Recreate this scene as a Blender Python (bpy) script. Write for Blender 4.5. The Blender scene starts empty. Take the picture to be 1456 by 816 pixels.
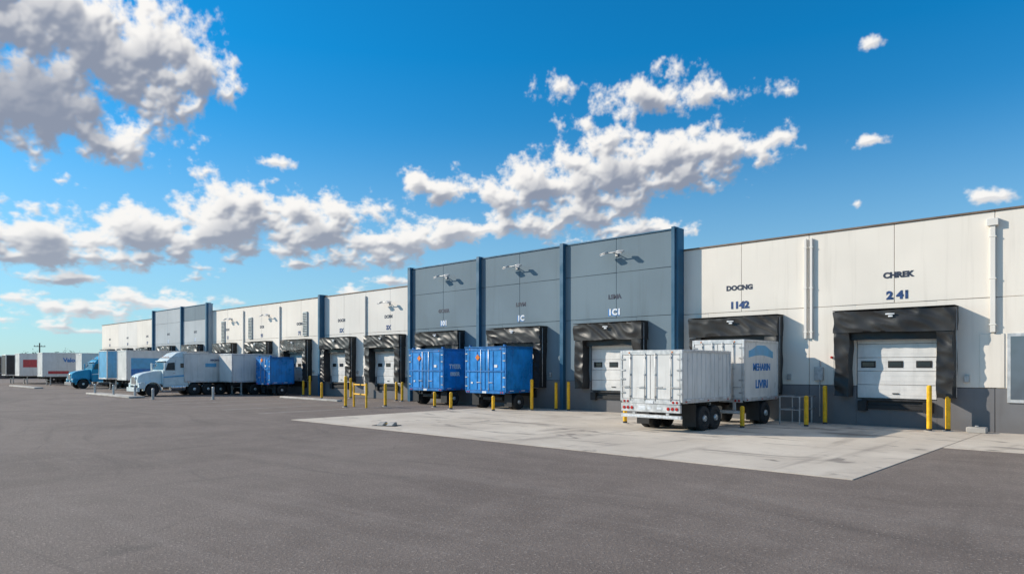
import bpy, bmesh, math, random
import numpy as np
from mathutils import Vector, Matrix, noise
random.seed(7)
R = math.radians
scene = bpy.context.scene
coll = scene.collection

# ------------------------------------------------------------------ materials
def mixc(nt, fac, a, b, blend='MIX'):
    m = nt.nodes.new('ShaderNodeMix'); m.data_type = 'RGBA'; m.blend_type = blend
    for sock, val in ((m.inputs[0], fac), (m.inputs[6], a), (m.inputs[7], b)):
        if isinstance(val, bpy.types.NodeSocket):
            nt.links.new(val, sock)
        elif isinstance(val, (int, float)):
            sock.default_value = val
        else:
            sock.default_value = (val[0], val[1], val[2], 1)
    return m.outputs[2]

def math_(nt, op, a, b=None, c=None, clamp=False):
    m = nt.nodes.new('ShaderNodeMath'); m.operation = op; m.use_clamp = clamp
    for i, v in enumerate((a, b, c)):
        if v is None: continue
        if isinstance(v, bpy.types.NodeSocket): nt.links.new(v, m.inputs[i])
        else: m.inputs[i].default_value = v
    return m.outputs[0]

def vmath(nt, op, a, b=None):
    m = nt.nodes.new('ShaderNodeVectorMath'); m.operation = op
    for i, v in enumerate((a, b)):
        if v is None: continue
        if isinstance(v, bpy.types.NodeSocket): nt.links.new(v, m.inputs[i])
        else: m.inputs[i].default_value = v
    return m.outputs['Value'] if op in ('LENGTH', 'DOT_PRODUCT') else m.outputs[0]

def maprange(nt, v, a, b, c=0.0, d=1.0, typ='SMOOTHSTEP'):
    m = nt.nodes.new('ShaderNodeMapRange'); m.interpolation_type = typ
    nt.links.new(v, m.inputs[0])
    for i, x in zip((1, 2, 3, 4), (a, b, c, d)): m.inputs[i].default_value = x
    return m.outputs[0]

def noise_(nt, vec, scale, detail=4, rough=.55, dist=0.0):
    n = nt.nodes.new('ShaderNodeTexNoise')
    n.inputs['Scale'].default_value = scale; n.inputs['Detail'].default_value = detail
    n.inputs['Roughness'].default_value = rough; n.inputs['Distortion'].default_value = dist
    nt.links.new(vec, n.inputs['Vector'])
    return n

def base_mat(name):
    m = bpy.data.materials.new(name); m.use_nodes = True
    nt = m.node_tree
    bs = nt.nodes['Principled BSDF']
    pos = nt.nodes.new('ShaderNodeNewGeometry').outputs['Position']
    return m, nt, bs, pos

def bump(nt, bs, h, strength, dist):
    b = nt.nodes.new('ShaderNodeBump'); b.inputs['Strength'].default_value = strength
    b.inputs['Distance'].default_value = dist
    nt.links.new(h, b.inputs['Height']); nt.links.new(b.outputs[0], bs.inputs['Normal'])

def paint(name, col, rough=.5, metal=0.0, var=.12, scale=1.5, dirt=.25, bmp=.0, spec=.5):
    m, nt, bs, pos = base_mat(name)
    n1 = noise_(nt, pos, scale, 3).outputs['Fac']
    c = mixc(nt, maprange(nt, n1, .35, .65), [x*(1-var) for x in col], [min(1, x*(1+var)) for x in col])
    if dirt > 0:
        st = vmath(nt, 'MULTIPLY', pos, (5.0, 5.0, .45))
        n2 = noise_(nt, st, 1.0, 4, .65).outputs['Fac']
        c = mixc(nt, maprange(nt, n2, .5, .8, 0, dirt), c, [x*.45+.03 for x in (.5*col[0]+.06, .5*col[1]+.05, .5*col[2]+.04)])
    nt.links.new(c, bs.inputs['Base Color'])
    r = maprange(nt, n1, .3, .7, max(.05, rough-.08), min(1, rough+.1))
    nt.links.new(r, bs.inputs['Roughness'])
    bs.inputs['Metallic'].default_value = metal
    bs.inputs['Specular IOR Level'].default_value = spec
    return m

def wall_mat(name, col, basedirt=.35, var=.05):
    m, nt, bs, pos = base_mat(name)
    big = noise_(nt, pos, .25, 3).outputs['Fac']
    c = mixc(nt, maprange(nt, big, .3, .7), [x*(1-var) for x in col], [min(1, x*(1+var)) for x in col])
    st = vmath(nt, 'MULTIPLY', pos, (2.2, 2.2, .12))
    n2 = noise_(nt, st, 1.0, 5, .65).outputs['Fac']
    c = mixc(nt, maprange(nt, n2, .52, .8, 0, .28), c, (.30*col[0]/.8+.02, .28*col[1]/.8+.02, .25*col[2]/.8+.02))
    sep = nt.nodes.new('ShaderNodeSeparateXYZ'); nt.links.new(pos, sep.inputs[0])
    n3 = noise_(nt, pos, 1.2, 4, .6).outputs['Fac']
    low = maprange(nt, math_(nt, 'ADD', sep.outputs[2], math_(nt, 'MULTIPLY', n3, -2.2)), -1.2, 1.0, basedirt, 0)
    c = mixc(nt, low, c, (.10, .085, .07))
    fine = noise_(nt, pos, 45, 3, .7).outputs['Fac']
    c = mixc(nt, maprange(nt, fine, .3, .7, 0, .1), c, [x*.7 for x in col])
    nt.links.new(c, bs.inputs['Base Color'])
    bs.inputs['Roughness'].default_value = .8
    bs.inputs['Specular IOR Level'].default_value = .3
    bump(nt, bs, fine, .2, .004)
    return m

M = {}
M['white_wall'] = wall_mat('painted_white_concrete', (.82, .755, .67))
M['white_wall2'] = wall_mat('painted_cool_white_concrete', (.77, .73, .675))
M['blue_wall'] = wall_mat('painted_slate_blue_concrete', (.165, .222, .262), .25, .07)
M['blue_wall2'] = wall_mat('painted_grey_blue_concrete', (.42, .455, .475), .25, .07)
M['navy'] = paint('navy_metal_trim', (.020, .10, .18), .4, 0, .1, 1.5, .15)
M['grey_band'] = wall_mat('painted_grey_base', (.20, .20, .21), .4, .1)
M['joint'] = paint('joint_sealant', (.10, .10, .10), .9, 0, .1, 2, 0)
M['coping'] = paint('brown_metal_coping', (.20, .14, .10), .45, .3)
M['roof'] = paint('roof_membrane', (.4, .4, .4), .9)
M['door'] = paint('white_door_panel', (.72, .70, .67), .45, 0, .06, 2, .3)
M['glass'] = paint('dark_glass', (.02, .025, .03), .08, 0, .1, 2, 0, 0, .8)
M['office_glass'] = paint('tinted_office_glass', (.14, .17, .20), .12, .2, .1, 1, .1, 0, .9)
M['rubber'] = paint('black_rubber', (.022, .022, .023), .75, 0, .3, 3, .3, .4)
M['steel'] = paint('galvanised_steel', (.46, .46, .46), .42, .6, .15, 6, .35)
M['darksteel'] = paint('dark_chassis_steel', (.035, .035, .037), .6, .3, .3, 4, .4)
M['white_paint'] = paint('white_trailer_skin', (.72, .70, .67), .35, 0, .05, 1.2, .38)
M['alum'] = paint('aluminium_frame', (.62, .61, .60), .38, .4, .1, 5, .4)
M['blue_paint'] = paint('bright_blue_paint', (.008, .23, .62), .33, 0, .18, 1.5, .35)
M['blue_dk'] = paint('blue_frame_paint', (.006, .155, .44), .4, 0, .15, 3, .35)
M['cyan_paint'] = paint('light_blue_graphic', (.10, .38, .62), .4, 0, .1, 2, .2)
M['cab_white'] = paint('truck_cab_white', (.66, .73, .73), .22, 0, .05, 1.2, .18)
M['cab_blue'] = paint('truck_cab_blue', (.02, .28, .46), .2, 0, .1, 1.2, .15)
M['chrome'] = paint('chrome', (.75, .75, .76), .15, 1, .05, 2, .1)
M['yellow'] = paint('safety_yellow_paint', (.88, .47, .006), .45, 0, .12, 6, .35)
M['red'] = paint('red_lens', (.45, .02, .015), .25, 0, .1, 4, .1)
M['orange'] = paint('amber_lens', (.80, .22, .02), .3, 0, .1, 4, .1)
M['ink_blue'] = paint('dark_blue_lettering', (.012, .05, .17), .5, 0, .35, 8, .15)
M['ink_black'] = paint('dark_lettering', (.02, .03, .06), .5, 0, .35, 8, .15)
M['ink_white'] = paint('white_lettering', (.72, .74, .76), .5, 0, .1, 8, .3)
M['logo_blue'] = paint('logo_blue', (.015, .18, .50), .4, 0, .15, 4, .2)
M['red_graphic'] = paint('red_graphic', (.50, .04, .05), .4, 0, .15, 4, .2)
M['kerb'] = paint('kerb_concrete', (.46, .43, .39), .85, 0, .15, 1.5, .4, .3)
M['tyre'] = paint('tyre', (.02, .02, .021), .8, 0, .25, 8, .45, .3)
M['rim'] = paint('wheel_rim', (.62, .62, .61), .3, .6, .1, 6, .3)
M['foliage'] = paint('foliage', (.06, .075, .03), .8, 0, .5, .12, 0)
M['bark'] = paint('bark', (.09, .065, .045), .9)
M['line'] = paint('worn_white_line', (.45, .44, .42), .8, 0, .3, 2.0, .8)

def vinyl():
    m, nt, bs, pos = base_mat('black_vinyl')
    n = noise_(nt, pos, .9, 3, .5, .3).outputs['Fac']
    c = mixc(nt, maprange(nt, n, .4, .75), (.022, .021, .021), (.036, .034, .033))
    nt.links.new(c, bs.inputs['Base Color'])
    bs.inputs['Roughness'].default_value = .42
    bs.inputs['Specular IOR Level'].default_value = .4
    return m
M['vinyl'] = vinyl()

def brick():
    m, nt, bs, pos = base_mat('brick')
    b = nt.nodes.new('ShaderNodeTexBrick'); b.inputs['Scale'].default_value = 4
    b.inputs['Color1'].default_value = (.26, .10, .06, 1); b.inputs['Color2'].default_value = (.2, .09, .06, 1)
    b.inputs['Mortar'].default_value = (.3, .27, .24, 1)
    sx = nt.nodes.new('ShaderNodeSeparateXYZ'); nt.links.new(pos, sx.inputs[0])
    cb = nt.nodes.new('ShaderNodeCombineXYZ')
    nt.links.new(math_(nt, 'ADD', sx.outputs[0], sx.outputs[1]), cb.inputs[0]); nt.links.new(sx.outputs[2], cb.inputs[1])
    nt.links.new(cb.outputs[0], b.inputs['Vector'])
    nt.links.new(b.outputs['Color'], bs.inputs['Base Color']); bs.inputs['Roughness'].default_value = .9
    return m
M['brick'] = brick()

def asphalt():
    m, nt, bs, pos = base_mat('asphalt')
    big = noise_(nt, pos, .09, 4, .6, .8).outputs['Fac']
    mid = noise_(nt, pos, .8, 5, .65, .4).outputs['Fac']
    c = mixc(nt, maprange(nt, big, .35, .65), (.190, .152, .130), (.245, .200, .172))
    c = mixc(nt, maprange(nt, mid, .38, .7, 0, .45), c, (.30, .248, .215))
    wv = noise_(nt, pos, .05, 2, .5).outputs['Color']
    wp = vmath(nt, 'ADD', pos, vmath(nt, 'MULTIPLY', wv, (14, 14, 0)))
    st = vmath(nt, 'MULTIPLY', wp, (.09, 1.1, 1))
    sn = noise_(nt, st, 1.2, 4, .6, .2).outputs['Fac']
    c = mixc(nt, maprange(nt, sn, .52, .72, 0, .42), c, (.125, .100, .087))
    c = mixc(nt, maprange(nt, sn, .46, .32, 0, .30), c, (.31, .262, .23))
    st2 = vmath(nt, 'MULTIPLY', wp, (.8, .12, 1))
    sn2 = noise_(nt, st2, .8, 4, .6, .6).outputs['Fac']
    c = mixc(nt, maprange(nt, sn2, .58, .72, 0, .28), c, (.13, .105, .09))
    oi = noise_(nt, pos, .55, 2, .5, 0).outputs['Fac']
    c = mixc(nt, maprange(nt, oi, .70, .80, 0, .5), c, (.08, .066, .06))
    v = nt.nodes.new('ShaderNodeTexVoronoi'); v.feature = 'DISTANCE_TO_EDGE'; v.inputs['Scale'].default_value = .08
    wn = noise_(nt, pos, .9, 3, .6).outputs['Color']
    nt.links.new(vmath(nt, 'ADD', pos, vmath(nt, 'MULTIPLY', wn, (.9, .9, 0))), v.inputs['Vector'])
    cm = math_(nt, 'MULTIPLY', maprange(nt, v.outputs['Distance'], .0, .0018, 1, 0), maprange(nt, big, .45, .6))
    c = mixc(nt, math_(nt, 'MULTIPLY', cm, .30), c, (.06, .052, .048))
    f1 = noise_(nt, pos, 55, 3, .75).outputs['Fac']
    c = mixc(nt, maprange(nt, f1, .35, .7, 0, .55), c, (.095, .076, .067))
    f2 = noise_(nt, pos, 21, 2, .6).outputs['Fac']
    c = mixc(nt, maprange(nt, f2, .56, .75, 0, .6), c, (.46, .39, .34))
    nt.links.new(c, bs.inputs['Base Color'])
    bs.inputs['Roughness'].default_value = .85
    bs.inputs['Specular IOR Level'].default_value = .3
    bump(nt, bs, math_(nt, 'ADD', f1, f2), .6, .02)
    return m
M['asphalt'] = asphalt()

def concrete():
    m, nt, bs, pos = base_mat('pad_concrete')
    big = noise_(nt, pos, .3, 4, .6).outputs['Fac']
    c = mixc(nt, maprange(nt, big, .3, .7), (.54, .465, .385), (.68, .60, .505))
    n = noise_(nt, pos, 1.1, 5, .7, .5).outputs['Fac']
    c = mixc(nt, maprange(nt, n, .5, .75, 0, .45), c, (.38, .32, .27))
    tr = noise_(nt, vmath(nt, 'MULTIPLY', pos, (1.3, .13, 1)), 1.1, 4, .6, .4).outputs['Fac']
    c = mixc(nt, maprange(nt, tr, .54, .72, 0, .5), c, (.25, .21, .18))
    tr2 = noise_(nt, vmath(nt, 'MULTIPLY', pos, (.30, .9, 1)), .8, 4, .6, 1.5).outputs['Fac']
    c = mixc(nt, maprange(nt, tr2, .56, .68, 0, .7), c, (.15, .125, .11))
    oi = noise_(nt, pos, .9, 3, .5).outputs['Fac']
    c = mixc(nt, maprange(nt, oi, .66, .74, 0, .7), c, (.11, .095, .085))
    f = noise_(nt, pos, 50, 3, .7).outputs['Fac']
    c = mixc(nt, maprange(nt, f, .35, .7, 0, .2), c, (.26, .235, .21))
    nt.links.new(c, bs.inputs['Base Color']); bs.inputs['Roughness'].default_value = .85
    bump(nt, bs, f, .3, .01)
    return m
M['concrete'] = concrete()

def earth():
    m, nt, bs, pos = base_mat('dry_grass_earth')
    n = noise_(nt, pos, .02, 4, .6).outputs['Fac']
    c = mixc(nt, maprange(nt, n, .35, .65), (.10, .10, .045), (.20, .16, .10))
    nt.links.new(c, bs.inputs['Base Color']); bs.inputs['Roughness'].default_value = .95
    return m
M['earth'] = earth()

# ------------------------------------------------------------------ builder
SOFT = ('shelter_headers', 'shelter_sides', 'shelter_curtains')
class B:
    def __init__(s, name, loc=(0, 0, 0), rz=0.0):
        s.e = bpy.data.objects.new(name, None); coll.objects.link(s.e)
        s.e.empty_display_size = .3
        s.e.location = loc; s.e.rotation_euler = (0, 0, rz)
        s.mw = Matrix.Translation(Vector(loc)) @ Matrix.Rotation(rz, 4, 'Z')
        s.p = {}
    def bm(s, part, mat):
        if part not in s.p: s.p[part] = (bmesh.new(), mat)
        return s.p[part][0]
    def box(s, part, mat, x0, x1, y0, y1, z0, z1):
        b = s.bm(part, mat)
        v = [b.verts.new((x, y, z)) for z in (z0, z1) for y in (y0, y1) for x in (x0, x1)]
        for f in ((0, 2, 3, 1), (4, 5, 7, 6), (0, 1, 5, 4), (2, 6, 7, 3), (0, 4, 6, 2), (1, 3, 7, 5)):
            b.faces.new([v[i] for i in f])
        return v
    def obox(s, part, mat, c, size, rot):
        v = s.box(part, mat, -size[0]/2, size[0]/2, -size[1]/2, size[1]/2, -size[2]/2, size[2]/2)
        mt = Matrix.Translation(Vector(c)) @ rot
        for q in v: q.co = mt @ q.co
    def cyl(s, part, mat, p0, p1, r, seg=14, r2=None):
        b = s.bm(part, mat); p0 = Vector(p0); p1 = Vector(p1)
        q = (p1-p0).to_track_quat('Z', 'Y').to_matrix(); r2 = r if r2 is None else r2
        a = []; c = []
        for i in range(seg):
            t = 2*math.pi*i/seg; d = Vector((math.cos(t), math.sin(t), 0))
            a.append(b.verts.new(p0+q@(d*r))); c.append(b.verts.new(p1+q@(d*r2)))
        for i in range(seg):
            j = (i+1) % seg; b.faces.new((a[i], a[j], c[j], c[i]))
        b.faces.new(a[::-1]); b.faces.new(c)
    def lathe(s, part, mat, c, prof, seg=28):
        b = s.bm(part, mat); rings = []
        for (x, r) in prof:
            rings.append([b.verts.new((c[0]+x, c[1]+r*math.cos(2*math.pi*i/seg), c[2]+r*math.sin(2*math.pi*i/seg))) for i in range(seg)])
        for k in range(len(rings)-1):
            for i in range(seg):
                j = (i+1) % seg
                b.faces.new((rings[k][i], rings[k][j], rings[k+1][j], rings[k+1][i]))
        b.faces.new(rings[0][::-1]); b.faces.new(rings[-1])
    def prism(s, part, mat, prof, x0, x1, top_in=0.0, zlo=0, zhi=1):
        b = s.bm(part, mat)
        def ins(z): return top_in*max(0, min(1, (z-zlo)/(zhi-zlo)))
        a = [b.verts.new((x0+ins(z), y, z)) for y, z in prof]
        c = [b.verts.new((x1-ins(z), y, z)) for y, z in prof]
        n = len(prof)
        for i in range(n):
            j = (i+1) % n; b.faces.new((a[i], a[j], c[j], c[i]))
        b.faces.new(a[::-1]); b.faces.new(c)
    def padded(s, part, mat, x0, x1, y0, y1, z0, z1, amp=.04, step=.18, seed=0, vert=True):
        """soft fabric box: long gentle folds, a few creases"""
        b = s.bm(part, mat)
        nx = max(2, int((x1-x0)/step)); ny = max(2, int((y1-y0)/step)); nz = max(2, int((z1-z0)/step))
        vs = {}
        def V(i, j, k):
            if (i, j, k) not in vs:
                p = Vector((x0+(x1-x0)*i/nx, y0+(y1-y0)*j/ny, z0+(z1-z0)*k/nz))
                q = Vector((p.x*.8, p.y*.8, p.z*2.2)) if (x1-x0) > (z1-z0) else Vector((p.x*2.0, p.y*.8, p.z*1.3))
                d = noise.noise_vector(q+Vector((seed, 0, 0)))*amp
                fold = noise.noise(Vector((p.x*1.6+p.z*2.4, p.z*1.2-p.x*.5, seed*1.7)))
                d.y -= (1-abs(fold)*2.2)*amp*.9
                if j == ny: d.y = 0
                vs[(i, j, k)] = b.verts.new(p+d)
            return vs[(i, j, k)]
        for i in range(nx):
            for k in range(nz):
                b.faces.new((V(i, 0, k), V(i+1, 0, k), V(i+1, 0, k+1), V(i, 0, k+1)))
                b.faces.new((V(i, ny, k), V(i, ny, k+1), V(i+1, ny, k+1), V(i+1, ny, k)))
        for i in range(nx):
            for j in range(ny):
                b.faces.new((V(i, j, 0), V(i, j+1, 0), V(i+1, j+1, 0), V(i+1, j, 0)))
                b.faces.new((V(i, j, nz), V(i+1, j, nz), V(i+1, j+1, nz), V(i, j+1, nz)))
        for j in range(ny):
            for k in range(nz):
                b.faces.new((V(0, j, k), V(0, j, k+1), V(0, j+1, k+1), V(0, j+1, k)))
                b.faces.new((V(nx, j, k), V(nx, j+1, k), V(nx, j+1, k+1), V(nx, j, k+1)))
    def text(s, part, mat, body, world_pos, size, rot, bold=.012, sx=1.0, ext=.006):
        cu = bpy.data.curves.new('t', 'FONT'); cu.body = body; cu.size = size; cu.extrude = ext
        cu.offset = bold; cu.align_x = 'CENTER'; cu.align_y = 'CENTER'; cu.resolution_u = 3
        o = bpy.data.objects.new('t', cu); coll.objects.link(o)
        bpy.context.view_layer.update()
        me = bpy.data.meshes.new_from_object(o.evaluated_get(bpy.context.evaluated_depsgraph_get()))
        bpy.data.objects.remove(o); bpy.data.curves.remove(cu)
        mt = Matrix.Translation(Vector(world_pos)) @ rot @ Matrix.Diagonal((sx, 1, 1, 1))
        me.transform(s.mw.inverted() @ mt)
        me.materials.clear(); me.materials.append(M[mat])
        oo = bpy.data.objects.new(part, me); coll.objects.link(oo); oo.parent = s.e
    def done(s, bevel=.01, nobevel=()):
        for part, (b, mat) in s.p.items():
            bmesh.ops.recalc_face_normals(b, faces=b.faces)
            me = bpy.data.meshes.new(part); b.to_mesh(me); b.free()
            me.materials.append(M[mat])
            for p in me.polygons: p.use_smooth = True
            me.set_sharp_from_angle(angle=R(38 if part not in SOFT else 75))
            o = bpy.data.objects.new(part, me); coll.objects.link(o); o.parent = s.e
            if bevel and part not in nobevel:
                md = o.modifiers.new('bevel', 'BEVEL'); md.width = bevel; md.segments = 1
                md.limit_method = 'ANGLE'; md.angle_limit = R(40); md.use_clamp_overlap = True
        s.p = {}
        return s.e

FRONT = Matrix.Rotation(R(90), 4, 'X')
SIDE = Matrix.Rotation(R(90), 4, 'Z') @ FRONT

def sheet(name, mat, x0, x1, y0, y1, z):
    me = bpy.data.meshes.new(name)
    me.from_pydata([(x0, y0, z), (x1, y0, z), (x1, y1, z), (x0, y1, z)], [], [(0, 1, 2, 3)])
    me.materials.append(M[mat]); o = bpy.data.objects.new(name, me); coll.objects.link(o); return o

# ------------------------------------------------------------------ ground
sheet('ground', 'earth', -3000, 3000, -3000, 3000, 0.0)
sheet('asphalt_lot', 'asphalt', -185, 60, -95, 62, .006)

def slabs(name, xs, ys, z):
    b = bmesh.new(); g = .006
    for i in range(len(xs)-1):
        for j in range(len(ys)-1):
            x0, x1, y0, y1 = xs[i]+g, xs[i+1]-g, ys[j]+g, ys[j+1]-g
            dz = random.uniform(-.002, .002)
            v = [b.verts.new(p) for p in ((x0, y0, 0), (x1, y0, 0), (x1, y1, 0), (x0, y1, 0), (x0, y0, z+dz), (x1, y0, z+dz), (x1, y1, z+dz), (x0, y1, z+dz))]
            for f in ((4, 5, 6, 7), (0, 1, 5, 4), (1, 2, 6, 5), (2, 3, 7, 6), (3, 0, 4, 7)): b.faces.new([v[k] for k in f])
    me = bpy.data.meshes.new(name); b.to_mesh(me); b.free(); me.materials.append(M['concrete'])
    o = bpy.data.objects.new(name, me); coll.objects.link(o)
slabs('concrete_pad', [-28.2, -22.35, -16.5, -10.65, -4.8], [-14.35, -9.6, -4.8, -.02], .022)
slabs('concrete_pad', [-4.78, 1.0, 7.0, 13.0], [-6.45, -3.2, -.02], .020)

k = B('parking_lines')
bml = k.bm('lines', 'line')
for x in [-33, -37.2, -41.4, -45.6, -49.8, -54.0, -62.4, -70.8, -79.2, -87.6]:
    y0, y1 = -13.5, -4.5
    vs = [bml.verts.new(p) for p in ((x-.06, y0, .011), (x+.06, y0, .011), (x+.06, y1, .011), (x-.06, y1, .011))]
    bml.faces.new(vs)
k.done(0)

# ------------------------------------------------------------------ warehouse
W = B('warehouse_building')
Z1 = 1.6
def panel(mat, part, x0, x1, z0, z1, yf, g=.012, hole=None):
    x0 += g; x1 -= g; z0 += g; z1 -= g
    y0, y1 = yf, yf+.14
    if hole is None:
        W.box(part, mat, x0, x1, y0, y1, z0, z1); return
    hx0, hx1, hz0, hz1 = hole
    hz0c = max(hz0, z0); hz1c = min(hz1, z1)
    if hz0c >= hz1c:
        W.box(part, mat, x0, x1, y0, y1, z0, z1); return
    W.box(part, mat, x0, hx0, y0, y1, z0, z1)
    W.box(part, mat, hx1, x1, y0, y1, z0, z1)
    if hz0c > z0+.001: W.box(part, mat, hx0, hx1, y0, y1, z0, hz0c)
    if hz1c < z1-.001: W.box(part, mat, hx0, hx1, y0, y1, hz1c, z1)

def light_fixture(x, yf, z, arm=1):
    W.box('light_brackets', 'steel', x-.08, x+.08, yf-.06, yf, z-.12, z+.12)
    W.cyl('light_arms', 'steel', (x, yf-.05, z), (x, yf-.40, z+.03), .03, 8)
    W.cyl('light_arms', 'steel', (x-.42, yf-.40, z+.03), (x+.42, yf-.40, z+.03), .03, 8)
    for sgn in (-1, 1):
        W.obox('light_heads', 'alum', (x+sgn*.5, yf-.46, z+.02), (.36, .26, .10), Matrix.Rotation(R(22), 4, 'X') @ Matrix.Rotation(R(10*sgn), 4, 'Y'))
        W.obox('light_lenses', 'ink_white', (x+sgn*.5, yf-.48, z-.04), (.28, .20, .03), Matrix.Rotation(R(22), 4, 'X') @ Matrix.Rotation(R(10*sgn), 4, 'Y'))

def dock(c, yf, seed, number=True):
    w = 1.42
    d0, d1 = c-w, c+w
    n = 5; zb, zt = 1.12, 3.8; h = (zt-zb)/n
    for i in range(n):
        W.box('door_panels', 'door', d0+.03, d1-.03, yf+.055, yf+.10, zb+i*h+.006, zb+(i+1)*h-.006)
        for r in (.3, .7):
            W.box('door_ribs', 'door', d0+.06, d1-.06, yf+.050, yf+.0548, zb+i*h+h*r-.02, zb+i*h+h*r+.02)
    for dx in (-.98, 0.0, .98):
        zc = zb+2.5*h
        W.box('door_window_frames', 'rubber', c+dx-.27, c+dx+.27, yf+.036, yf+.052, zc-.135, zc+.135)
        W.box('door_windows', 'glass', c+dx-.22, c+dx+.22, yf+.028, yf+.040, zc-.09, zc+.09)
    W.box('door_handles', 'darksteel', c-.12, c+.12, yf+.01, yf+.05, zb+.18, zb+.22)
    W.box('dock_pits', 'darksteel', d0+.2, d1-.2, yf-.012, yf+.1, .86, 1.10)
    W.box('dock_lips', 'darksteel', d0+.25, d1-.25, yf-.14, yf-.015, 1.03, 1.09)
    for sx in (-1, 1):
        W.box('dock_bumpers', 'rubber', c+sx*1.15-.16, c+sx*1.15+.16, yf-.2, yf-.001, .62, 1.02)
    W.box('dock_seals', 'rubber', d0+.1, d1-.1, yf-.10, yf-.013, .70, .86)
    W.padded('shelter_headers', 'vinyl', c-2.1, c+2.1, yf-.60, yf-.002, 3.72, 4.55, .055, .055, seed)
    W.box('shelter_header_caps', 'darksteel', c-2.12, c+2.12, yf-.66, yf-.002, 4.59, 4.615)
    for sx in (-1, 1):
        a, b_ = sorted((c+sx*2.06, c+sx*1.52))
        W.padded('shelter_sides', 'vinyl', a, b_, yf-.55, yf-.002, 1.2, 3.70, .065, .055, seed+sx*5)
        W.box('shelter_edges', 'steel', c+sx*2.13-.010, c+sx*2.13+.010, yf-.46, yf-.43, 1.25, 4.5)
    W.padded('shelter_curtains', 'vinyl', c-1.6, c+1.6, yf-.30, yf-.10, 3.42, 3.80, .03, .08, seed+9)
    W.box('shelter_labels', 'ink_white', c-.16, c+.16, yf-.72, yf-.68, 4.36, 4.41)
    W.box('shelter_labels', 'ink_white', c-.06, c+.10, yf-.72, yf-.68, 4.27, 4.33)
    W.cyl('dock_signal_lights', 'red', (c-2.35, yf-.10, 2.75), (c-2.35, yf-.001, 2.75), .05, 12)
    W.box('dock_control_boxes', 'steel', c+2.3, c+2.45, yf-.10, yf-.001, 1.8, 2.05)

def bay(x0, x1, c, kind, seed, lab=None, num=None, hasdock=True, light=None):
    blue = kind in ('blue', 'blue2')
    yf = -.55 if kind == 'blue' else (-.4 if kind == 'blue2' else 0)
    top = 8.9 if kind == 'blue' else (8.65 if kind == 'blue2' else 7.92)
    mat = {'white': 'white_wall', 'white2': 'white_wall2', 'blue': 'blue_wall', 'blue2': 'blue_wall2'}[kind]
    part = {'white': 'white_wall_panels', 'white2': 'pale_wall_panels', 'blue': 'blue_wall_panels', 'blue2': 'grey_blue_wall_panels'}[kind]
    hole = (c-1.42, c+1.42, 1.10, 3.82) if hasdock else None
    mid = (x0+x1)/2
    zj = 7.15 if blue else 4.85
    g = .009
    panel('grey_band', 'base_band', x0, x1, 0, Z1, yf, g, hole)
    if blue:
        panel(mat, part, x0, x1, Z1, 4.85, yf, g, hole)
        for a, b_ in ((x0, mid), (mid, x1)):
            panel(mat, part, a, b_, 4.85, zj, yf, g)
            if kind == 'blue2' and seed == 12: panel('blue_wall', 'dark_blue_top_band', a, b_, zj, top, yf, g)
            else: panel(mat, part, a, b_, zj, top, yf, g)
    else:
        panel(mat, part, x0, x1, Z1, zj, yf, g, hole)
        for a, b_ in ((x0, mid), (mid, x1)):
            panel(mat, part, a, b_, zj, top, yf, g)
    W.box('wall_core', 'joint', x0, x1, yf+.141, yf+.45, 0, top-.002)
    W.box('coping_blue' if blue else 'coping_brown', 'navy' if blue else 'coping', x0+.001, x1-.001, yf-.05, yf+.5, top, top+.07)
    if hasdock: dock(c, yf, seed)
    if lab: W.text('wall_lettering', 'ink_black', lab, (c+.1, yf-.006, 5.93), .30, FRONT, .016, 1.1)
    if num: W.text('wall_number', 'ink_blue' if not blue else 'ink_white', num, (c+.1, yf-.008, 5.14), .42, FRONT, .022, 1.1)
    if blue and num: W.text('wall_number_outline', 'logo_blue', num, (c+.06, yf-.004, 5.12), .44, FRONT, .035, 1.1, .003)
    if light: light_fixture(light[0], yf, light[1])

def fin(x, yf, top, d=.22, w=.12):
    W.box('navy_fins', 'navy', x-w, x+w, yf-d, yf+.3, 0, top+.14)

bay(2.5, 10, 6.2, 'white', 91, 'CHREK', '243')
bay(-4.5, 2.5, -1, 'white', 3, hasdock=False)
bay(-11.0, -4.5, -7.72, 'white', 1, 'CHREK', '2 41')
bay(-17.0, -11.0, -14.2, 'white', 2, 'DOCNG', '1142')
bay(-23.9, -17.0, -20.65, 'blue', 4, 'LSMA', '1C1', light=(-20.4, 8.1))
bay(-30.5, -23.9, -27.2, 'blue', 5, 'LSVM', '1C', light=(-27.4, 8.1))
bay(-37.4, -30.5, -34.0, 'blue', 6, 'GCRER', '101', light=(-33.6, 8.1))
bay(-43.4, -37.4, -40.7, 'white2', 7, 'DCRM', '3X', light=(-40.5, 6.9))
bay(-49.3, -43.4, -46.8, 'white2', 8, 'DOCM', '5X')
bay(-56.4, -49.3, -53.2, 'white', 9, 'OCRM', '71')
bay(-63.4, -56.4, -59.9, 'white', 10, 'DCM', '91', light=(-58.5, 6.9))
bay(-70.5, -63.4, -67, 'white', 11, 'DOC', '11', light=(-66, 6.9))
bay(-77.1, -70.5, -73.8, 'blue2', 12, 'DOC', '13')
bay(-85.6, -77.1, -81.2, 'blue2', 13, 'DOC', '15')
bay(-92.5, -85.6, -89, 'white', 14, 'DOC', '17')
bay(-99.4, -92.5, -96, 'white2', 15, 'DOC', '19')
bay(-106.3, -99.4, -103, 'white', 16, 'DOC', '21')
W.box('building_mass', 'roof', -106.3, -.0, .5, 58, 0, 7.4)
W.box('building_mass', 'roof', .01, 10, .5, 58, 0, 7.4)
W.box('blue_return', 'navy', -17.0, -16.90, -.56, -.001, 0, 8.975)
W.box('blue_return_far', 'blue_wall2', -70.51, -70.42, -.40, -.001, 0, 8.73)
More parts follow.
